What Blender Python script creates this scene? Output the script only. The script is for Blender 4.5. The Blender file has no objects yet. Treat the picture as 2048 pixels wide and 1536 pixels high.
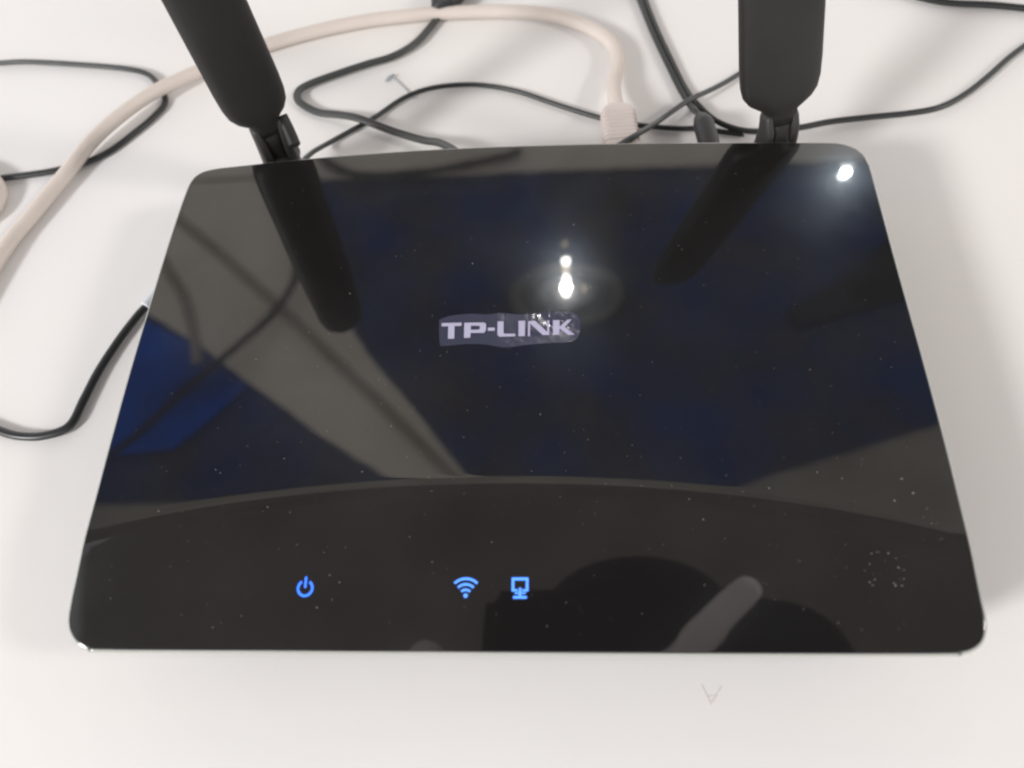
import bpy, bmesh, math, random
from mathutils import Vector, Matrix
random.seed(7)
C = bpy.context.scene.collection
ZP = 0.030            # height of the router's glossy top above the table (m)
W = bpy.context.scene

# ------------------------------------------------------------------ camera
cd = bpy.data.cameras.new('camera'); cam = bpy.data.objects.new('camera', cd); C.objects.link(cam)
M = Matrix(((0.996395, 0.019134, 0.082651), (0.024437, 0.868209, -0.495596), (-0.081241, 0.49583, 0.864611))).to_4x4()
M.translation = Vector((0.01962664, -0.12497322, 0.20491935 + ZP))
cam.matrix_world = M
cd.sensor_width = 36; cd.lens = 36 * 1650 / 2048; cd.clip_start = 0.002; cd.clip_end = 50
cd.dof.use_dof = True; cd.dof.focus_distance = 0.26; cd.dof.aperture_fstop = 9
W.camera = cam

# ------------------------------------------------------------------ world and lamps
w = bpy.data.worlds.new('World'); W.world = w; w.use_nodes = True
bgn = w.node_tree.nodes['Background']; bgn.inputs[0].default_value = (1.0, 0.982, 0.965, 1); bgn.inputs[1].default_value = 0.93
W.view_settings.view_transform = 'Standard'; W.view_settings.look = 'None'; W.view_settings.gamma = 1
W.view_settings.exposure = 0.57
W.cycles.pixel_filter_type = 'BLACKMAN_HARRIS'; W.cycles.filter_width = 2.3
W.cycles.max_bounces = 8

def lamp(name, loc, energy, size, color=(1, .93, .86), aim=(0, 0, 0)):
    l = bpy.data.lights.new(name, 'AREA'); l.shape = 'DISK'; l.size = size; l.energy = energy; l.color = color
    o = bpy.data.objects.new(name, l); C.objects.link(o); o.location = loc
    o.rotation_euler = (Vector(aim) - Vector(loc)).to_track_quat('-Z', 'Y').to_euler(); return o
def spot(name, loc, energy, r, color=(1, .95, .9), aim=(0, 0, 0), cone=70, blend=.6):
    l = bpy.data.lights.new(name, 'SPOT'); l.shadow_soft_size = r; l.energy = energy; l.color = color
    l.spot_size = math.radians(cone); l.spot_blend = blend
    o = bpy.data.objects.new(name, l); C.objects.link(o); o.location = loc
    o.rotation_euler = (Vector(aim) - Vector(loc)).to_track_quat('-Z', 'Y').to_euler(); return o
lamp('room_lamp', (-1.75, -1.35, 1.35), 34, 0.45, (1, .99, .98))
lamp('side_lamp', (1.75, -0.35, 1.3), 8, 0.3, (1, .93, .88))

# ------------------------------------------------------------------ materials
def mat(name, base, rough=.5, spec=.5, metal=0, ior=None, bump=None, noise=None, emit=None, coat=0, alpha=1):
    m = bpy.data.materials.new(name); m.use_nodes = True; nt = m.node_tree; b = nt.nodes['Principled BSDF']
    b.inputs['Base Color'].default_value = (*base, 1); b.inputs['Roughness'].default_value = rough
    b.inputs['Specular IOR Level'].default_value = spec; b.inputs['Metallic'].default_value = metal
    b.inputs['Coat Weight'].default_value = coat; b.inputs['Alpha'].default_value = alpha
    if ior: b.inputs['IOR'].default_value = ior
    if emit: b.inputs['Emission Color'].default_value = (*emit[0], 1); b.inputs['Emission Strength'].default_value = emit[1]
    tc = nt.nodes.new('ShaderNodeTexCoord')
    if noise:                                        # (scale, other colour, low, high)
        n = nt.nodes.new('ShaderNodeTexNoise'); n.inputs['Scale'].default_value = noise[0]; n.inputs['Detail'].default_value = 5
        r = nt.nodes.new('ShaderNodeValToRGB'); r.color_ramp.elements[0].position = noise[2]; r.color_ramp.elements[1].position = noise[3]
        r.color_ramp.elements[0].color = (*base, 1); r.color_ramp.elements[1].color = (*noise[1], 1)
        nt.links.new(tc.outputs['Object'], n.inputs['Vector']); nt.links.new(n.outputs['Fac'], r.inputs['Fac']); nt.links.new(r.outputs[0], b.inputs['Base Color'])
    if bump:                                         # (scale, strength, distance)
        n = nt.nodes.new('ShaderNodeTexNoise'); n.inputs['Scale'].default_value = bump[0]; n.inputs['Detail'].default_value = 4
        bp = nt.nodes.new('ShaderNodeBump'); bp.inputs['Strength'].default_value = bump[1]; bp.inputs['Distance'].default_value = bump[2]
        nt.links.new(tc.outputs['Object'], n.inputs['Vector']); nt.links.new(n.outputs['Fac'], bp.inputs['Height']); nt.links.new(bp.outputs[0], b.inputs['Normal'])
    return m

M_table = mat('white_laminate', (.825, .80, .775), .42, .35, bump=(9, .25, .004), noise=(4, (.795, .785, .785), .35, .7))
def gloss_black():
    m = mat('gloss_black', (.0085, .0078, .0075), .022, .5, ior=1.80, bump=(14, .03, .002))
    nt = m.node_tree; b = nt.nodes['Principled BSDF']; out = nt.nodes['Material Output']
    g = nt.nodes.new('ShaderNodeBsdfGlossy'); g.inputs['Roughness'].default_value = .16; g.inputs['Color'].default_value = (.8, .9, 1, 1)
    mx = nt.nodes.new('ShaderNodeMixShader')
    tc = nt.nodes.new('ShaderNodeTexCoord'); nz = nt.nodes.new('ShaderNodeTexNoise'); nz.inputs['Scale'].default_value = 38; nz.inputs['Detail'].default_value = 7
    mr = nt.nodes.new('ShaderNodeMapRange'); mr.inputs[1].default_value = .32; mr.inputs[2].default_value = .68; mr.inputs[3].default_value = .010; mr.inputs[4].default_value = .042
    nt.links.new(tc.outputs['Object'], nz.inputs['Vector']); nt.links.new(nz.outputs['Fac'], mr.inputs[0]); nt.links.new(mr.outputs[0], mx.inputs[0])
    nt.links.new(b.outputs[0], mx.inputs[1]); nt.links.new(g.outputs[0], mx.inputs[2]); nt.links.new(mx.outputs[0], out.inputs[0])
    return m
M_gloss = gloss_black()
M_rim = mat('clear_edge', (.36, .37, .34), .12, .8, coat=.5)
M_body = mat('black_plastic', (.018, .018, .019), .45)
M_rubber = mat('antenna_black', (.013, .012, .0115), .52, .35, bump=(900, .15, .0004), noise=(60, (.018, .017, .016), .3, .7))
M_fork = mat('hinge_plastic', (.022, .021, .020), .5)
M_cable = mat('black_cable', (.017, .019, .020), .38, .6, bump=(300, .1, .0004))
M_cord = mat('grey_black_cord', (.034, .037, .037), .36, .7)
M_eth = mat('beige_cable', (.67, .60, .55), .42, .4, noise=(30, (.62, .55, .50), .3, .7), bump=(200, .08, .0004))
M_plug = mat('pale_plug', (.66, .58, .55), .4, .5)
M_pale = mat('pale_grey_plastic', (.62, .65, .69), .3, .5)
M_film = mat('protective_film', (.045, .047, .075), .16, .6, ior=1.6, bump=(130, .4, .0006), coat=.5)
M_letter = mat('silver_print', (.46, .44, .60), .35, .5, bump=(260, .3, .0005))
M_blue = mat('blue_led', (.02, .05, .3), .3, .5, emit=((.035, .17, 1.0), 1.35))
M_blue2 = mat('blue_led_pale', (.02, .05, .3), .3, .5, emit=((.09, .29, 1.0), 1.25))
M_dust = mat('dust', (.27, .26, .23), .8, .2)
M_steel = mat('grey_steel', (.46, .49, .52), .45, .5, metal=.2)
M_smudge = mat('smudge', (.72, .67, .66), .6, .2)

# ------------------------------------------------------------------ helpers
def link(name, me, m, parent=None, smooth=False):
    o = bpy.data.objects.new(name, me); C.objects.link(o)
    if m: me.materials.append(m)
    if parent: o.parent = parent
    if smooth:
        for p in me.polygons: p.use_smooth = True
    return o
def tag(o, label=None, cat=None, group=None, kind=None):
    for k, v in (('label', label), ('category', cat), ('group', group), ('kind', kind)):
        if v: o[k] = v
    return o
def bm_obj(name, bm, m, parent=None, smooth=False):
    bmesh.ops.recalc_face_normals(bm, faces=bm.faces)
    me = bpy.data.meshes.new(name); bm.to_mesh(me); bm.free(); return link(name, me, m, parent, smooth)
def catmull(P, n=8):
    P = [Vector(p) for p in P]; Q = [2 * P[0] - P[1]] + P + [2 * P[-1] - P[-2]]; out = []
    for i in range(1, len(Q) - 2):
        a, b, c, d = Q[i-1:i+3]
        for k in range(n):
            t = k / n
            out.append(.5 * ((2*b) + (c-a)*t + (2*a-5*b+4*c-d)*t*t + (3*b-a-3*c+d)*t*t*t))
    out.append(P[-1]); return out
def loft(bm, rings, cap=True):
    vs = [[bm.verts.new(p) for p in r] for r in rings]; n = len(vs[0])
    for a, b in zip(vs, vs[1:]):
        for i in range(n): bm.faces.new((a[i], a[(i+1) % n], b[(i+1) % n], b[i]))
    if cap: bm.faces.new(vs[0][::-1]); bm.faces.new(vs[-1])
def sweep(bm, path, rw, rh, n=10, prof=None):
    """tube with an elliptical (or given) section; rw across (level), rh up"""
    rings = []
    for i, p in enumerate(path):
        t = (path[min(i+1, len(path)-1)] - path[max(i-1, 0)]).normalized()
        s = t.cross(Vector((0, 0, 1)));  s = s.normalized() if s.length > 1e-4 else Vector((1, 0, 0)); u = s.cross(t)
        f = rw(i/(len(path)-1)) if callable(rw) else rw; g = rh(i/(len(path)-1)) if callable(rh) else rh
        if prof: rings.append([p + s*f*a + u*g*b for a, b in prof])
        else: rings.append([p + s*f*math.cos(2*math.pi*k/n) + u*g*math.sin(2*math.pi*k/n) for k in range(n)])
    loft(bm, rings)
def prism(bm, poly, z0, z1, zf=None):
    a = [bm.verts.new((x, y, z0 + (zf(x, y) if zf else 0))) for x, y in poly]; b = [bm.verts.new((x, y, z1 + (zf(x, y) if zf else 0))) for x, y in poly]
    n = len(poly)
    for i in range(n): bm.faces.new((a[i], a[(i+1) % n], b[(i+1) % n], b[i]))
    bm.faces.new(a[::-1]); bm.faces.new(b)
def box(bm, c, s, rot=None):
    r = bmesh.ops.create_cube(bm, size=1)['verts']
    for v in r:
        v.co = Vector((v.co.x*s[0], v.co.y*s[1], v.co.z*s[2]))
        if rot: v.co = rot @ v.co
        v.co += Vector(c)
    return r
mm = lambda L, z=None: [Vector((p[0], p[1], p[2] if len(p) > 2 else z)) * .001 for p in L]

# ------------------------------------------------------------------ table
bm = bmesh.new(); prism(bm, [(-1.3, -.27), (1.3, -.27), (1.3, 1.0), (-1.3, 1.0)], -.03, 0)
tb = bm_obj('table_top', bm, M_table); tag(tb, kind='structure')
bv = tb.modifiers.new('b', 'BEVEL'); bv.width = .004; bv.segments = 3

# ------------------------------------------------------------------ router
router = bpy.data.objects.new('wifi_router', None); C.objects.link(router)
tag(router, 'glossy black wifi router with two black antennas and three blue lit icons', 'router')

EDGE = [(-115.4,-72.4),(-115.4,-67.9),(-115.2,-62.2),(-115.0,-49.4),(-115.6,-24.4),(-116.0,-.1),(-115.9,27.3),(-115.6,52.5),(-114.9,70.2),(-113.9,77.1),(-111.4,80.3),(-107.0,81.7),(-98.1,82.6),(-69.6,84.9),(-27.3,86.5),(19.3,86.0),(61.2,84.3),(100.2,82.0),(106.5,81.1),(110.1,79.3),(112.3,76.5),(113.3,72.5),(113.7,66.8),(114.1,29.6),(114.6,-3.5),(114.7,-30.1),(114.4,-53.2),(114.6,-66.5),(114.8,-72.5),(114.5,-75.2),(113.3,-77.8),(111.2,-79.4),(108.5,-80.2),(103.7,-80.5),(59.7,-80.5),(-1.8,-80.5),(-53.2,-80.6),(-103.8,-81.0),(-108.5,-80.7),(-111.7,-79.5),(-114.1,-77.0),(-115.1,-74.6)]
ring = catmull([(*p, 0) for p in EDGE] + [(*EDGE[0], 0)], 5)[:-1]
# resample evenly-ish is not needed; every ring vertex is used
def arcy(x):                                  # crease line between the level top and the sloping front panel
    return -38.9 - 0.00112*(x+2)**2 - 1.05e-8*(x+2)**4 if x > -2 else -38.9 - 0.00098*(x+2)**2 - 1.0e-8*(x+2)**4
SL = math.tan(math.radians(10)); BW = 3.4     # slope and half width of the soft crease
def ztop(x, y):
    d = arcy(x) - y                           # > 0 in front of the crease
    if d <= -BW: z = 0
    elif d >= BW: z = -SL * d
    else: z = -SL * (d + BW)**2 / (4*BW)
    return z - 0.35*(x/115)**2*0
def inside_scale(p, k):                       # ring point pulled towards the centre
    c = Vector((0, 2, 0)); return c + (p - c)*k
bm = bmesh.new()
# top sheet: grid clipped by the outline, dense rows at the crease
ys = []
y = -83.0
while y < 88: ys.append(y); y += .5 if -70 < y < -33 else 3.0
xs = [-118 + i*2.36 for i in range(101)]
gv = {}
def outline_at(px, y_):                       # left and right limits of the outline at height y
    xsn = []
    for a, b in zip(ring, ring[1:] + ring[:1]):
        if (a.y - y_) * (b.y - y_) < 0: xsn.append(a.x + (b.x-a.x)*(y_-a.y)/(b.y-a.y))
    return (min(xsn), max(xsn)) if len(xsn) >= 2 else None
# fill by triangulating: outline + grid points well inside
import mathutils.geometry as G
pts = [Vector((p.x, p.y)) for p in ring]; edges = [(i, (i+1) % len(ring)) for i in range(len(ring))]
for y_ in ys:
    lim = outline_at(0, y_)
    if not lim: continue
    for x_ in xs:
        if lim[0] + 1.2 < x_ < lim[1] - 1.2:
            if min((Vector((x_, y_)) - Vector((q.x, q.y))).length for q in ring[::1]) > .9: pts.append(Vector((x_ + (0 if (-64 < y_ < -36) else 0), y_)))
vo, eo, fo, *_ = G.delaunay_2d_cdt(pts, edges, [], 1, 1e-4)
tv = [bm.verts.new((v.x*.001, v.y*.001, ZP + ztop(v.x, v.y)*.001)) for v in vo]
for f in fo:
    try: bm.faces.new([tv[i] for i in f])
    except ValueError: pass
for v in list(bm.verts):
    if not v.link_faces: bm.verts.remove(v)
for f in bm.faces:
    f.normal_update()
    if f.normal.z < 0: f.normal_flip()
me = bpy.data.meshes.new('top_plate'); bm.to_mesh(me); bm.free()
top = link('top_plate', me, M_gloss, router, True)
tag(top, 'glossy black top plate reflecting the ceiling')
# rim: rounded lip around the plate
def rim(name, m, offs, parent):
    bm = bmesh.new(); rings = []
    n = len(ring)
    for i in range(n):
        t = (ring[(i+1) % n] - ring[i-1]).normalized(); o_ = Vector((t.y, -t.x, 0))
        if o_.dot(ring[i] - Vector((0, 2, 0))) < 0: o_ = -o_
        z0 = ztop(ring[i].x, ring[i].y)
        rings.append([(ring[i] + o_*a + Vector((0, 0, z0 + b)))*.001 + Vector((0, 0, ZP)) for a, b in offs])
    vs = [[bm.verts.new(p) for p in r] for r in rings]; k = len(offs)
    for i in range(n):
        for j in range(k-1): bm.faces.new((vs[i][j], vs[(i+1) % n][j], vs[(i+1) % n][j+1], vs[i][j+1]))
    return bm_obj(name, bm, m, parent, True)
rim('plate_edge', M_gloss, [(0, 0), (.18, -.03), (.32, -.12), (.38, -.25)], router)
rim('rim', M_rim, [(.38, -.25), (.75, -.4), (.95, -.8), (.85, -1.5), (.3, -2.2), (-.6, -2.5)], router)
# lower housing: dark tub under the plate
def ringz(k, z, dy=0): return [Vector((v.x*k, v.y*k, 0))*.001 + Vector((0, dy, z)) for v in ring]
bm = bmesh.new()
rr = []
for k, zo in ((.992, -.0026), (.985, -.009), (.93, -.019), (.86, -.0255), (.85, -.0272)):
    rr.append([Vector((v.x*k*.001, (v.y*k)*.001, ZP + zo + (ztop(v.x, v.y)*.001 if zo > -.015 else 0))) for v in ring])
loft(bm, rr)
bm_obj('housing', bm, M_body, router, True)
for sx in (-1, 1):
    for sy in (-1, 1):
        bm = bmesh.new(); r = bmesh.ops.create_cone(bm, cap_ends=True, segments=20, radius1=.0055, radius2=.006, depth=.0032)['verts']
        for v in r: v.co += Vector((sx*.082, sy*.052, .0016))
        bm_obj('rubber_foot', bm, M_body, router)

# logo film and lettering
FILM = [(-22.7,15.3),(-19.5,16.7),(-13.4,17.3),(-8,16.9),(-4.2,17.3),(1.9,16.6),(7.9,16.9),(13.2,17.2),(18.1,16.5),(19.6,15.0),(19.9,13.1),(19.6,9.1),(17.5,6.5),(10.9,6.1),
        (3.6,5.6),(-2.3,4.9),(-8.3,6.1),(-14.3,6.4),(-20.9,5.9),(-21.9,7.0),(-22.4,10.8)]
fr = catmull([(*p, 0) for p in FILM] + [(*FILM[0], 0)], 4)[:-1]
bm = bmesh.new()
pts = [Vector((p.x, p.y)) for p in fr]; ed = [(i, (i+1) % len(fr)) for i in range(len(fr))]
for i in range(88):
    for j in range(25):
        x_, y_ = -22.2 + i*.48, 5.4 + j*.48
        if min((Vector((x_, y_)) - q).length for q in pts[:len(fr)]) > .3: pts.append(Vector((x_, y_)))
vo, eo, fo, *_ = G.delaunay_2d_cdt(pts, ed, [], 1, 1e-4)
from mathutils import noise as N
def crumple(x, y):
    k = max(0, min(1, (x - 4) / 12)); e = max(0, (y - 9) / 8)
    return .06 + .02*abs(N.noise(Vector((x*.35, y*.35, 3)))) + k*e*.75*abs(N.noise(Vector((x*.55 + y*.25, y*.22, 7))))
fv = [bm.verts.new((v.x*.001, v.y*.001, ZP + crumple(v.x, v.y)*.001)) for v in vo]
for f in fo: bm.faces.new([fv[i] for i in f])
film = bm_obj('logo_film', bm, M_film, router, True)
tag(film, 'wrinkled grey protective film over the silver TP-LINK lettering')
L = {
 'T': [[(-21.8,14.0),(-15.7,14.0),(-15.7,12.8),(-17.8,12.8),(-17.6,8.3),(-19.5,8.3),(-19.7,12.8),(-21.7,12.8)]],
 'P': [[(-14.9,13.9),(-8.9,13.8),(-8.3,13.3),(-8.2,11.1),(-8.7,10.1),(-12.8,10.2),(-12.8,8.5),(-14.7,8.5)]],
 'hyphen': [[(-7.7,11.9),(-5.6,11.9),(-5.6,10.8),(-7.6,10.8)]],
 'L': [[(-4.8,14.1),(-3.0,14.1),(-2.9,10.0),(-2.6,9.6),(.6,9.5),(.6,8.6),(-4.1,8.6),(-4.7,9.3)]],
 'I': [[(1.5,14.1),(3.5,14.1),(3.5,8.6),(1.6,8.6)]],
 'N': [[(4.4,13.9),(6.5,14.0),(10.1,9.9),(10.1,13.9),(10.7,13.9),(10.7,8.8),(8.8,8.8),(5.0,13.0),(5.0,8.6),(4.4,8.5)]],
 'K': [[(11.8,14.0),(13.8,14.0),(13.8,11.6),(16.1,14.0),(17.4,14.1),(15.3,11.5),(18.2,8.7),(16.3,8.6),(13.8,11.0),(13.7,8.8),(11.8,8.8)]]}
for ch, polys in L.items():
    bm = bmesh.new()
    for poly in polys:
        if ch == 'P':   # bowl with a hole: outer band built as quads
            hole = [(-12.8,12.8),(-10.5,12.7),(-10.1,12.5),(-10.1,11.6),(-10.4,11.3),(-12.8,11.3)]
            pieces = [[(-14.9,13.9),(-12.8,13.9),(-12.8,8.5),(-14.7,8.5)], [(-12.8,13.9),(-8.9,13.8),(-10.5,12.7),(-12.8,12.8)],
                      [(-8.9,13.8),(-8.3,13.3),(-10.1,12.5),(-10.5,12.7)], [(-8.3,13.3),(-8.2,11.1),(-10.1,11.6),(-10.1,12.5)],
                      [(-8.2,11.1),(-8.7,10.1),(-10.4,11.3),(-10.1,11.6)], [(-8.7,10.1),(-12.8,10.2),(-12.8,11.3),(-10.4,11.3)]]
        else: pieces = [poly]
        for q in pieces:
            vs = [bm.verts.new((x*.001, y*.001, ZP + (crumple(x, y) + .22)*.001)) for x, y in q]; bm.faces.new(vs)
    bmesh.ops.triangulate(bm, faces=bm.faces)
    for f in bm.faces:
        f.normal_update()
        if f.normal.z < 0: f.normal_flip()
    me = bpy.data.meshes.new('letter'); bm.to_mesh(me); bm.free(); link('letter', me, M_letter, film)

# blue icons (lit windows in the front panel), drawn as flat glowing shapes
def icon(name, label, strokes, cx, cy, m):
    bm = bmesh.new()
    P3 = lambda x, y: (x*.001, y*.001, ZP + (ztop(x, y) + .05)*.001)
    for st in strokes:
        if st[0] == 'arc':
            _, ox, oy, r, a0, a1, wd = st; k = 28
            for i in range(k):
                A, B = [math.radians(a0 + (a1-a0)*(i+j)/k) for j in (0, 1)]
                q = [(cx+ox+rr_*math.cos(t), cy+oy+rr_*math.sin(t)) for rr_, t in ((r-wd/2, A), (r+wd/2, A), (r+wd/2, B), (r-wd/2, B))]
                bm.faces.new([bm.verts.new(P3(*p)) for p in q])
        elif st[0] == 'disc':
            _, ox, oy, r = st; bm.faces.new([bm.verts.new(P3(cx+ox+r*math.cos(i*.4488), cy+oy+r*math.sin(i*.4488))) for i in range(14)])
        else:
            _, x0, y0, x1, y1 = st
            bm.faces.new([bm.verts.new(P3(cx+x, cy+y)) for x, y in ((x0, y0), (x1, y0), (x1, y1), (x0, y1))])
    for f in bm.faces:
        f.normal_update()
        if f.normal.z < 0: f.normal_flip()
    me = bpy.data.meshes.new(name); bm.to_mesh(me); bm.free()
    o = link(name, me, m, router); o['label'] = label; return o
icon('power_light', 'blue lit power symbol, a broken ring with a bar', [('arc', 0, 0, 1.9, 122, 418, .62), ('bar', -.3, .1, .3, 2.9)], -53.3, -65.6, M_blue)
icon('wifi_light', 'blue lit wireless symbol of three arcs over a dot',
     [('arc', 0, -2.1, 4.35, 47, 133, .62), ('arc', 0, -2.1, 2.95, 47, 133, .60), ('arc', 0, -2.1, 1.6, 45, 135, .58), ('disc', 0, -1.95, .55)], -10.9, -65.3, M_blue2)
icon('network_light', 'blue lit computer screen symbol on a stand',
     [('bar', -2.2, 1.75, 2.1, 2.45), ('bar', -2.2, -1.0, -1.55, 1.75), ('bar', 1.45, -1.0, 2.1, 1.75), ('bar', -1.55, -1.0, -.6, -.45), ('bar', .5, -1.0, 1.45, -.45),
      ('bar', -.32, -2.1, .28, -.1), ('bar', -1.8, -2.75, 1.7, -2.1), ('bar', -1.4, -1.62, -.32, -1.2), ('bar', .28, -1.62, 1.4, -1.2)], 3.2, -65.2, M_blue2)

# ------------------------------------------------------------------ antennas (parts of the router)
def antenna(piv, d, roll, label, length=.158, tab=False, wide=1.0):
    P = Vector(piv); u = Vector(d).normalized()
    view = (cam.matrix_world.translation - P).normalized(); wv = view.cross(u).normalized(); wv = -wv if wv.x < 0 else wv
    n_ = wv.cross(u).normalized()
    Rr = Matrix.Rotation(math.radians(roll), 3, u); wv = Rr @ wv; n_ = Rr @ n_
    prof = []
    K = 28
    for i in range(K):                             # flattened oval with soft shoulders
        a = 2*math.pi*i/K; c, s = math.cos(a), math.sin(a)
        prof.append((math.copysign(abs(c)**.75, c), math.copysign(abs(s)**.85, s)))
    secs = [(.0022, .0050, .0040), (.0052, .0052, .0042), (.0070, .0060, .0046), (.0083, .0080, .0049), (.0100, .0105, .0052), (.0125, .0123, .0054), (.0160, .0131, .0055), (.0225, .0134, .0055),
            (.08, .0135, .0055), (length-.038, .0133, .0053), (length-.013, .0126, .0050), (length-.005, .0108, .0045), (length, .006, .0028)]
    secs = [(a_, b_ if a_ < .006 else b_*wide, c_) for a_, b_, c_ in secs]
    bm = bmesh.new(); rings = []
    for s, hw, ht in secs: rings.append([P + u*s + wv*hw*a + n_*ht*b for a, b in prof])
    loft(bm, rings); paddle = bm_obj('antenna', bm, M_rubber, router, True); paddle['label'] = label
    # hinge blade, forks and swivel base
    bm = bmesh.new(); secs = [(-.012, .0034, .0030), (-.006, .0034, .0036), (0, .0036, .0038), (.006, .0042, .0036)]
    loft(bm, [[P + u*s + wv*hw*a + n_*ht*b for a, b in prof] for s, hw, ht in secs]); bm_obj('hinge_blade', bm, M_rubber, paddle, True)
    for sg in (-1, 1):
        bm = bmesh.new(); rings = []
        for s, hw, ht in ((.0062, .0010, .0030), (.0045, .0015, .0036), (0, .0017, .0044), (-.006, .0019, .0050), (-.016, .0023, .0054)):
            c_ = P + (u if s > 0 else Vector((0, 0, 1)))*s + wv*(.0043*sg)
            rings.append([c_ + wv*hw*1.15*a + n_*ht*b for a, b in prof])
        loft(bm, rings); bm_obj('hinge_fork', bm, M_fork, paddle, True)
    bm = bmesh.new(); c0 = P + Vector((0, 0, -.013))
    sweep(bm, [c0 + Vector((0, .006, 0)), c0 + Vector((0, 0, 0)), c0 + Vector((0, -.012, 0)), c0 + Vector((0, -.02, 0))], .0058, .0056, 18)
    bm_obj('swivel', bm, M_body, paddle, True)
    if tab:
        bm = bmesh.new(); a_ = P + wv*.0062 + u*.0055
        sweep(bm, catmull([a_, a_ + Vector((.0018, -.0030, -.0035)), a_ + Vector((.0036, -.0068, -.0065)), a_ + Vector((.0040, -.0078, -.0072))], 4), lambda t: .0023*(1 - .35*max(0, (t-.8)/.2)), lambda t: .0023*(1 - .35*max(0, (t-.8)/.2)), 12)
        bm_obj('hinge_pin', bm, M_rubber, paddle, True)
    return paddle
antenna((.0880, .0902, ZP), (-.125, .35, 1), 22, 'right black antenna standing almost upright', length=.167)
antenna((-.0896, .0975, ZP), (-.055, .04, 1), 0, 'left black antenna leaning outwards to the left', tab=True, wide=.87, length=.132)

# ------------------------------------------------------------------ cables
def cable(name, P, rw, rh, m, label, cat='cable', z=.0018, twin=False, n=10, group=None):
    path = catmull(mm(P, z*1000), 8); bm = bmesh.new()
    prof = None
    if twin:                                        # figure-eight twin flex
        prof = []
        for sgn, a0, a1 in ((1, -140, 140), (-1, 40, 320)):
            for k in range(8):
                a = math.radians(a0 + (a1-a0)*k/7)
                prof.append((.5*sgn + .52*math.cos(a), math.sin(a)))
    sweep(bm, path, rw, rh, n, prof); o = bm_obj(name, bm, m, None, True); return tag(o, label, cat, group)
c1 = [(-35.2,212,3),(-36.8,202.7,3.2),(-41.4,193.8,2),(-48.8,180.1,2),(-58.4,172.1,2),(-68.9,168.1,2),(-80.3,163.3,2),(-92.6,157.3,2),(-96.9,152.7,2),(-95.3,146.6,2),(-86.8,140.1,2),(-76.6,136.0,3.6),
      (-68,132,5.0),(-58,127,4.5),(-50.7,123.6,4),(-40.1,118.0,5),(-31.7,112.4,8),(-22,100,12),(-18,88,13)]
o1 = cable('twin_cord', c1, .0017, .0010, M_cord, 'grey black twin cord looping between the left antenna and the router', 'cord', twin=True)
bm = bmesh.new()
sweep(bm, catmull([Vector(p)*.001 for p in ((-41.0,197.8,5.2),(-38.8,200.8,5.6),(-36.5,204,6),(-33,210,6),(-28,219,6),(-26,223,6))], 6), lambda t: .0022 + .0048*min(1, t*3.2), lambda t: .002 + .0036*min(1, t*3.2), 16)
q = bm_obj('inline_switch', bm, M_body, o1, True)
c2 = [(-86,88,12),(-84.6,102,11),(-83.4,110.0,8),(-82.0,116.5,4.5),(-79.1,122.1,2),(-71.6,128.4,1.6),(-62.1,135.8,1.6),(-50.6,146.8,1.6),(-38.4,151.9,1.6),(-21.6,152.3,1.6),(-4.9,147.5,1.6),(9.5,139.8,1.6),
      (23.5,132.3,1.6),(37.2,126.6,1.5),(50.7,123.4,1.5),(60,121.9,1.5),(68.0,121.2,1.6),(76,119,1.6),(84,117,1.6)]
cable('black_cord', c2, .00105, .0010, M_cable, 'thin black cord arching behind the router from the left end of its back edge')
c3 = [(45.6,215.6),(48.4,201.3),(52.4,180.9),(57.0,161.7),(61.7,143.4),(65.2,131.2,3),(66.6,125.0,6),(67.6,118.6,9.5)]
o3 = cable('power_cable', c3, .0011, .0012, M_cable, 'black power cable running down to the round plug left of the right antenna')
def tube_part(name, pts, f, g, m, parent, n=18):
    bm = bmesh.new(); sweep(bm, catmull(mm(pts), 6), f, g, n); return bm_obj(name, bm, m, parent, True)
tube_part('power_plug', [(66.8,120.5,8.5),(67.0,118.6,9),(67.5,115,9.8),(68,110,10),(68.5,104,10),(69,88,10)], lambda t: .0018 + .0021*min(1, t*2.4), lambda t: .0018 + .0021*min(1, t*2.4), M_body, o3)
c3b = [(48.7,215.3),(51.0,201.1),(54.9,180.7),(59.4,161.5),(64.1,143.2),(68.6,131.0,3.2),(75.4,122.3,3.0),(86.4,117.6,2.6),(103.4,118.9,2),(116.8,121.5,2),(131.9,123.0,2),(146.9,124.2,2),(158.5,126.7,2),(169.1,133.1,2),(179.7,142.2,2),(190.9,152.9,2),(202.9,162.3,2),(225,176,2)]
cable('long_black_cable', c3b, .0012, .0011, M_cable, 'black cable curving right behind the right antenna to the photo edge')
c4 = [(117.4,175.5,2),(104.0,165.7,2),(86.2,150.4,2.5),(75.3,141.0,4),(64.9,132.8,6.2),(57.5,126.2,6.8),(51.8,120.0,8),(47.4,112.5,12),(42.2,105.2,15.5),(37,100.4,16.5),(32,95.5,16.5),(29,88,15)]
cable('crossing_cord', c4, .00105, .0010, M_cord, 'thin dark cord crossing over the power cable towards the pale network plug', 'cord')
c7 = [(-262,181.2),(-250.4,181.8),(-240.8,182.1),(-226.3,181.7),(-196.4,177.1),(-176.7,173.0),(-166.2,168.3),(-158.9,158.9),(-155.6,152.5,1.3),(-156.6,145.8,1.3),(-164.1,133.9,1.3),(-175.7,120.8,1.3),(-193.1,113.9,1.3),(-215.6,110.2),(-223.6,108.4),(-240,105)]
cable('looped_black_cord', c7, lambda t: .0011 + .0005*t, .0011, M_cable, 'black cord making a loop at the far left under the beige cable', 'cord')
c8 = [(-195,5),(-183.3,-2.2),(-174.9,-5.6),(-167.1,-7.7),(-158.3,-7.7),(-150.7,-4.1),(-148.6,5.8),(-146.6,16.6),(-142.9,28.9),(-138.4,40.0),(-135.5,45)]
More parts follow.
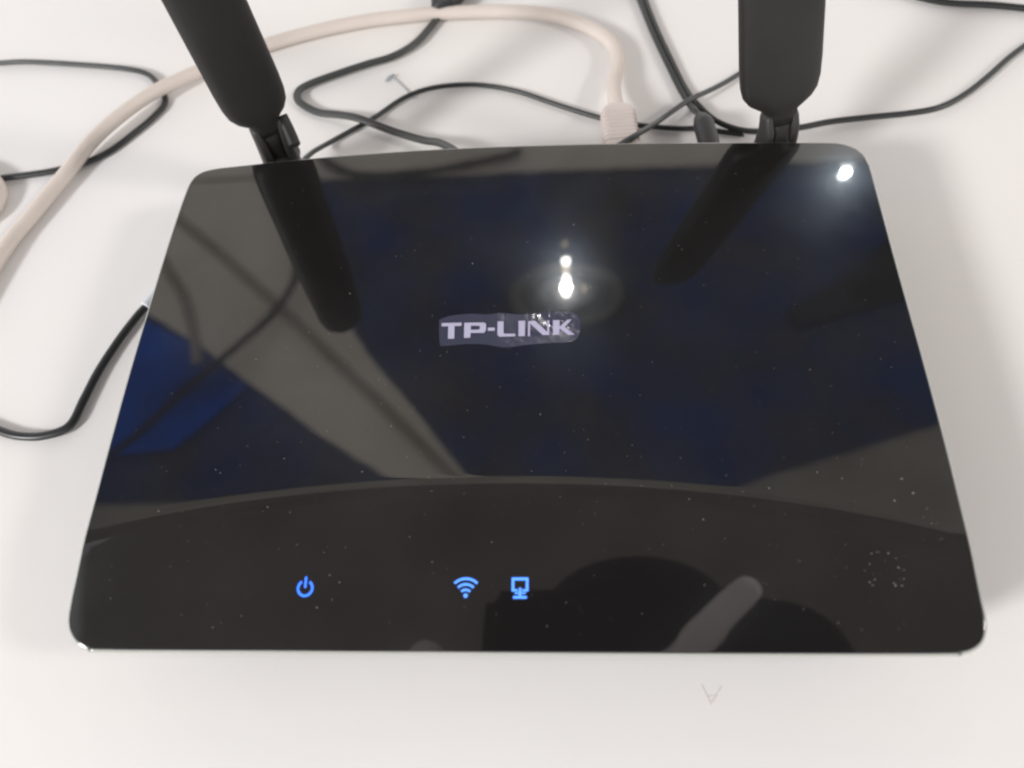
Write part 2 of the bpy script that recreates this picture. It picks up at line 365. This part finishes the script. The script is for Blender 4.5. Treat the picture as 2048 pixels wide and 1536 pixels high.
o8 = cable('left_black_cord', c8, .0015, .0012, M_cable, 'short black cord curving in from the left edge and under the router', 'cord')
tube_part('sleeve_or_glint', [(-136.2,43.6,2),(-134,47.5,2.2),(-130,53,2.4),(-122,58,3),(-108,62,3.2)], .0023, .0019, M_pale, o8, 12)  # pale tube added as the highlight on the cord's glossy end
c9 = [(146,204),(158.1,197.5),(164.9,191.8),(176.0,187.2),(191.3,184.5),(206.0,180.6),(222.9,175.5)]
cable('corner_black_cable', c9, .0015, .0014, M_cable, 'black cable crossing the upper right corner', z=.002)
eth = [(-206,22,3.3),(-203,46,3.3),(-199,71.9,3.3),(-193.2,89.0,3.3),(-185.6,109.3,3.8),(-176.4,129.6,5.4),(-160.8,150.6,5.6),(-142.2,166.4,4.2),(-113.9,183.1,3.3),(-79.2,193.8,3.3),(-45.7,197.4,3.3),(-12.4,196.4,3.3),
       (9.6,192.1,3.3),(26.0,182.4,3.4),(35.6,170.1,4),(37.3,157.0,5),(35.2,142,7),(35.2,131,9),(36.0,124,10)]
oe = cable('network_cable', eth, .0029, .0029, M_eth, 'thick beige network cable arching from the left edge into the back of the router', 'network cable', n=16)
bm = bmesh.new()
rs = []
P0, P1 = Vector((.0355, .1250, .0095)), Vector((.0370, .0985, .0105)); ax = (P1-P0).normalized(); sd = ax.cross(Vector((0, 0, 1))).normalized()
def rrect(c, hw, hh, r=.0018, seg=4):
    out = []
    for cx_, cy_, a0 in ((hw-r, hh-r, 0), (-hw+r, hh-r, 90), (-hw+r, -hh+r, 180), (hw-r, -hh+r, 270)):
        for k in range(seg+1):
            a = math.radians(a0 + 90*k/seg); out.append(c + sd*(cx_ + r*math.cos(a)) + Vector((0, 0, 1))*(cy_ + r*math.sin(a)))
    return out
prof = [(0, .0036, .0034), (.0015, .0052, .0040), (.004, .0064, .0044)]
s = .0045
while s < .020: prof += [(s, .0066, .0046), (s+.0011, .0066, .0046), (s+.0013, .0061, .0042), (s+.0019, .0061, .0042)]; s += .0021
prof += [(.0225, .0068, .0047), (.0300, .0068, .0047)]
loft(bm, [rrect(P0 + ax*s_, a, b) for s_, a, b in prof]); boot = bm_obj('boot', bm, M_plug, oe)
bm = bmesh.new(); loft(bm, [rrect(P0 + ax*s_, .0058, .0040, .0006) for s_ in (.0301, .044)]); bm_obj('plug', bm, M_pale, oe)
# loop of pale cable at the left photo edge
bm = bmesh.new(); sweep(bm, catmull([Vector(p)*.001 for p in ((-240,120,3.1),(-222,112,3.1),(-213.2,104,3.1),(-211.2,96,3.1),(-213.5,88,3.1),(-224,80,3.1),(-243,73,3.1))], 8), .0031, .0031, 14)
tag(bm_obj('pale_cable_loop', bm, M_eth, None, True), 'bend of pale cable just showing at the left photo edge', 'cable')

# small things on the table
bm = bmesh.new(); sweep(bm, mm([(-57.9,160.6,.9),(-53,154.8,.8),(-47.0,147.0,.7)]), .0003, .0003, 8)
nail = bm_obj('small_nail', bm, M_steel, None, True); tag(nail, 'tiny grey nail lying on the table between the two cords', 'nail')
bm = bmesh.new(); sweep(bm, mm([(-60.3,158.2,1.0),(-58.6,160.4,1.1),(-56.6,161.6,1.0)]), .0006, .0006, 8); bm_obj('nail_head', bm, M_steel, nail, True)
bm = bmesh.new()
for a, b, c_ in (((50.3,-84.2),(51.2,-86.2),.22),((51.2,-86.2),(52.4,-89.2),.3),((52.8,-88.6),(54.3,-86.4),.3),((54.6,-86),(55.6,-84.6),.2),((51.8,-87.4),(53.2,-87),.18)):
    sweep(bm, mm([(*a, .05), (*b, .05)]), c_*.001, .00008, 6)
tag(bm_obj('smudge_mark', bm, M_smudge), 'faint V shaped smudge on the table below the router', 'smudge')

# dust on the plate
bm = bmesh.new()
def fleck(x, y, r):
    c_ = Vector((x, y, 0)); k = random.randint(4, 6); a0 = random.random()*6; st = random.uniform(.5, 1)
    z = ZP*1000 + ztop(x, y)
    lo = [bm.verts.new(Vector((x + r*math.cos(a0+i*6.283/k), y + st*r*math.sin(a0+i*6.283/k), z + .02))*.001) for i in range(k)]
    hi = bm.verts.new(Vector((x, y, z + .02 + r*.6))*.001)
    for i in range(k): bm.faces.new((lo[i], lo[(i+1) % k], hi))
for i in range(700):
    x, y = random.uniform(-110, 109), random.uniform(-78, 80)
    if y > 20 and random.random() < .5: continue
    fleck(x, y, random.choice([.05, .06, .07, .09, .12, .15] + ([.2] if random.random() < .2 else [])))
for a in range(20):                                 # ring of crumbs at the lower right corner
    t = random.uniform(0, 2*math.pi); rr_ = random.gauss(4.6, .9); fleck(94 + rr_*math.cos(t), -62 + rr_*.8*math.sin(t), random.uniform(.1, .24))
for x, y in ((-13.5,36.5),(102,-38),(104,-42),(99,-44)): fleck(x, y, .3)
tag(bm_obj('dust_flecks', bm, M_dust), 'pale dust flecks scattered over the glossy black router top', 'dust', kind='stuff')

# ------------------------------------------------------------------ what the glossy top mirrors: ceiling, beams, lamps
HC = 1.53
M_navy = mat('navy_fabric', (.026, .058, .18), .9, .1, noise=(4.5, (.09, .086, .086), .35, .7))
M_blu = mat('blue_fabric', (.014, .10, .50), .9, .1, noise=(4, (.03, .06, .19), .42, .66))
M_beige = mat('beige_board', (.70, .65, .57), .8, .2, noise=(2.5, (.62, .57, .51), .3, .7))
M_tan = mat('tan_board', (.34, .32, .28), .8, .2, noise=(4, (.23, .215, .19), .3, .7))
M_grey = mat('grey_board', (.40, .40, .41), .8, .2, noise=(4, (.34, .34, .35), .3, .7))
M_groove = mat('dark_joint', (.30, .27, .23), .8, .2)
M_brown = mat('brown_board', (.145, .13, .118), .8, .2, noise=(5, (.10, .092, .086), .3, .7))
M_dark = mat('dark_beam', (.035, .034, .034), .7, .2)
def slab(name, poly, z0, z1, m):
    bm = bmesh.new(); prism(bm, poly, z0, z1); return tag(bm_obj(name, bm, m), kind='structure')
slab('ceiling', [(-2.6, -1.9), (2.4, -1.9), (2.4, 3.2), (-2.6, 3.2)], HC + .025, HC + .06, M_navy)
slab('ceiling_board', [(-2.5, 1.56), (2.3, 1.53), (2.3, 3.1), (-2.5, 3.1)], HC, HC + .012, M_beige)
slab('ceiling_beam', [(-1.60, 1.56), (-.885, 1.56), (-.73, 1.283), (-.498, .936), (-.346, .753), (-.19, .545), (-.31, .545), (-.595, .726), (-.945, .984), (-1.60, 1.40)], HC, HC + .012, M_beige)
slab('ceiling_panel', [(-1.75, 1.42), (-.945, .978), (-.80, .87), (-.95, .70), (-1.75, .62)], HC + .004, HC + .016, M_blu)
slab('front_ceiling', [(-2.5, .363), (2.3, .363), (2.3, .88), (.82, .73), (.45, .615), (.30, .56), (-.80, .56), (-1.2, .55), (-2.5, .54)], HC + .003, HC + .015, M_tan)
slab('near_ceiling', [(-.848, -1.8), (2.3, -1.8), (2.3, .36), (-2.5, .36), (-2.5, .053), (-.858, .053)], HC + .002, HC + .015, M_brown)
slab('side_ceiling', [(-2.5, -1.8), (-.850, -1.8), (-.860, .05), (-2.5, .05)], HC + .004, HC + .017, M_grey)
slab('dark_beam', [(.90, 1.36), (.93, 1.12), (.70, 1.05), (.545, 1.0), (.53, 1.05), (.72, 1.17)], HC + .006, HC + .02, M_dark)
def strip(name, P, r, m, z):
    bm = bmesh.new(); sweep(bm, catmull([Vector((x, y, z)) for x, y in P], 8), r, r*.5, 10); return bm_obj(name, bm, m, None, True)
tag(strip('board_joint', [(-1.2,1.49),(-.97,1.293),(-.691,1.03),(-.486,.829),(-.303,.643),(-.25,.58)], .014, M_groove, HC - .004), kind='structure')
tag(strip('board_seam', [(-1.16,1.36),(-1.113,1.264),(-1.017,1.127),(-.956,.985),(-.94,.93)], .014, M_groove, HC - .003), kind='structure')
tag(strip('mirrored_cable', [(-.80,1.5),(-.747,1.389),(-.716,1.248),(-.709,1.133),(-.766,1.01),(-.913,.838),(-1.02,.704),(-1.131,.615),(-1.3,.56)], .012, M_dark, HC - .05),
    'black ceiling cable mirrored as a dark curve in the left half of the router', 'cable')

tag(strip('mirrored_cable', [(-.716,1.61),(-.673,1.569),(-.589,1.53),(-.474,1.527),(-.333,1.544),(-.193,1.575),(-.137,1.60)], .013, M_dark, HC - .02),  # added overhead strip, draws the reflected arc of the cord behind the router
    'added overhead strip imitating the reflection of the table cord along the back edge of the router', 'cable')
# pendant lamp mirrored above the logo, small spot lamp mirrored at the right back corner
def emis(name, col, s): return mat(name, (.8, .8, .8), .4, emit=(col, s))
M_bulb = emis('bulb_glow', (1, .97, .9), 45)
M_spot = emis('spot_glow', (.9, .97, 1), 60)
M_warm = emis('warm_bulb_glow', (1, .75, .45), 7)
M_shade = mat('dark_shade', (.03, .035, .04), .3, .5)
pl = bpy.data.objects.new('pendant_lamp', None); C.objects.link(pl); pl.location = (-.011, 1.105, HC)
tag(pl, 'ceiling lamp with a dark round shade, mirrored as the bright streak above the logo', 'lamp')
def ringmesh(R0, R1, z, name, parent, m, sy=.62):
    bm = bmesh.new(); vs = []
    for k in range(40):
        a = 2*math.pi*k/40; vs.append([bm.verts.new((R_*math.cos(a), sy*R_*math.sin(a), z_)) for R_, z_ in ((R0, z), (R1, z+.0), (R1, z+.02), (R0, z+.03))])
    for k in range(40):
        for j in range(4): bm.faces.new((vs[k][j], vs[(k+1) % 40][j], vs[(k+1) % 40][(j+1) % 4], vs[k][(j+1) % 4]))
    return bm_obj(name, bm, m, parent, True)
ringmesh(.058, .102, -.02, 'shade', pl, M_shade)
M_halo = mat('halo_grey', (.13, .13, .13), .5, .4)
ringmesh(.001, .0575, -.012, 'halo_disc', pl, M_halo)  # grey disc added for the lamp's halo inside the dark shade
ringmesh(.1025, .145, -.012, 'halo_ring', pl, M_halo)  # grey ring added for the same halo outside the shade
def ball(name, c, r, m, parent, sc=(1, 1, 1)):
    bm = bmesh.new(); bmesh.ops.create_uvsphere(bm, u_segments=20, v_segments=12, radius=r)
    for v in bm.verts: v.co = Vector((v.co.x*sc[0], v.co.y*sc[1], v.co.z*sc[2])) + Vector(c)
    return bm_obj(name, bm, m, parent, True)
ball('bulb', (0, .01, -.03), .010, M_bulb, pl, (.75, 3.2, 1))
ball('bulb', (0, .085, -.03), .007, M_bulb, pl)
ball('bulb', (-.001, .062, -.03), .006, M_warm, pl)
ball('bulb', (-.003, .145, -.03), .004, M_warm, pl)
ball('bulb', (.047, .0, -.03), .004, M_warm, pl, (.6, 1.8, 1))
sl = bpy.data.objects.new('spot_lamp', None); C.objects.link(sl); sl.location = (.722, 1.455, HC)
tag(sl, 'small bright spot lamp mirrored at the right back corner of the router', 'lamp')
ball('bulb', (0, 0, -.02), .0055, M_spot, sl, (1.6, .8, 1))
bm = bmesh.new(); bmesh.ops.create_cone(bm, cap_ends=True, segments=24, radius1=.03, radius2=.02, depth=.05)
for v in bm.verts: v.co.z += .03
bm_obj('holder', bm, M_shade, sl, True)
spot('pendant_light', (-.011, 1.10, HC - .045), 1.1, .008)
spot('spot_light', (.722, 1.445, HC - .045), 1.7, .0045, (.95, .98, 1))

# ------------------------------------------------------------------ the photographer's camera and hand, mirrored in the front panel
M_cam = mat('camera_black', (.016, .016, .019), .8, .1)
M_lens = mat('lens_glass', (.01, .01, .015), .05, .8)
M_skin = mat('skin', (.64, .56, .55), .5, .4, bump=(400, .15, .0004))
M_sleeve = mat('dark_sleeve', (.03, .03, .034), .9, .2, bump=(60, .5, .003))
CW = cam.matrix_world.copy()
def to_world(bm):
    for v in bm.verts: v.co = CW @ v.co
bm = bmesh.new(); box(bm, (.012, .010, .019), (.136, .090, .026))
bmesh.ops.bevel(bm, geom=bm.edges[:], offset=.007, segments=3, affect='EDGES')
for c_, s_ in (((.018, .046, .026), (.046, .034, .018)), ((.082, .006, .026), (.036, .046, .022))):
    r = bmesh.ops.create_uvsphere(bm, u_segments=28, v_segments=16, radius=1)['verts']
    for v in r: v.co = Vector((v.co.x*s_[0] + c_[0], v.co.y*s_[1] + c_[1], v.co.z*s_[2] + c_[2]))
to_world(bm); cbody = bm_obj('compact_camera', bm, M_cam, None, False)
tag(cbody, 'black compact camera of the photographer, mirrored as the dark box in the front panel', 'camera')
bm = bmesh.new(); bmesh.ops.create_cone(bm, cap_ends=True, segments=40, radius1=.026, radius2=.025, depth=.0035)
for v in bm.verts: v.co.z += .0045
to_world(bm); bm_obj('lens_ring', bm, M_cam, cbody)
bm = bmesh.new(); bmesh.ops.create_cone(bm, cap_ends=True, segments=32, radius1=.012, radius2=.012, depth=.001)
for v in bm.verts: v.co.z += .0022
to_world(bm); bm_obj('lens', bm, M_lens, cbody)

def skinned(name, chains, m, parent=None, sub=2):
    """chains: lists of (x, y, z, radius); a chain whose first point equals an existing one is joined there"""
    me = bpy.data.meshes.new(name); V, E, R_ = [], [], []; idx = {}
    for ch in chains:
        prev = None
        for x, y, z, r in ch:
            k = (round(x, 5), round(y, 5), round(z, 5))
            if k not in idx: idx[k] = len(V); V.append((x, y, z + ZP)); R_.append(r)
            if prev is not None: E.append((prev, idx[k]))
            prev = idx[k]
    me.from_pydata(V, E, []); o = link(name, me, m, parent)
    o.modifiers.new('skin', 'SKIN').use_smooth_shade = True
    if not me.skin_vertices:
        bpy.context.view_layer.objects.active = o
    lay = me.skin_vertices[0].data
    for i, r in enumerate(R_): lay[i].radius = (r, r)
    lay[0].use_root = True
    sb = o.modifiers.new('s', 'SUBSURF'); sb.levels = sb.render_levels = sub
    return o
wr = (-.060, -.262, .165, .024); pm = (-.022, -.205, .176, .030); kn = (.008, -.172, .184, .026)
hand = skinned('person', [
    [wr, pm, kn],
    [kn, (.030, -.146, .196, .0100), (.052, -.119, .202, .0088), (.074, -.096, .207, .0083), (.094, -.077, .212, .0072)],
    [kn, (.040, -.160, .188, .0112), (.072, -.146, .192, .0102), (.090, -.134, .212, .0095), (.084, -.126, .232, .0085)],
    [kn, (.036, -.178, .182, .0108), (.068, -.168, .184, .0098), (.088, -.158, .204, .0092), (.086, -.150, .224, .0082)],
    [pm, (.022, -.204, .174, .0100), (.052, -.200, .176, .0088), (.070, -.190, .192, .0082), (.072, -.182, .208, .0074)],
    [pm, (-.048, -.176, .186, .0135), (-.062, -.146, .204, .0115), (-.064, -.122, .226, .0105), (-.060, -.112, .242, .0088)],
    [wr, (-.10, -.34, .145, .026), (-.15, -.44, .12, .034), (-.19, -.53, .10, .040)],
], M_skin)
tag(hand, 'hand under the camera, one finger mirrored in the lower right of the router', 'person')
skinned('sleeve_or_glint', [[(-.078, -.295, .156, .033), (-.10, -.34, .145, .036), (-.15, -.44, .12, .046), (-.20, -.55, .095, .056)]], M_sleeve, hand)
spot('added_finger_light', (.55, .75, .14), 22, .02, (.84, .9, 1), (.080, -.10, .232), 7, .6)  # added spot with no visible source, brightens the mirrored finger
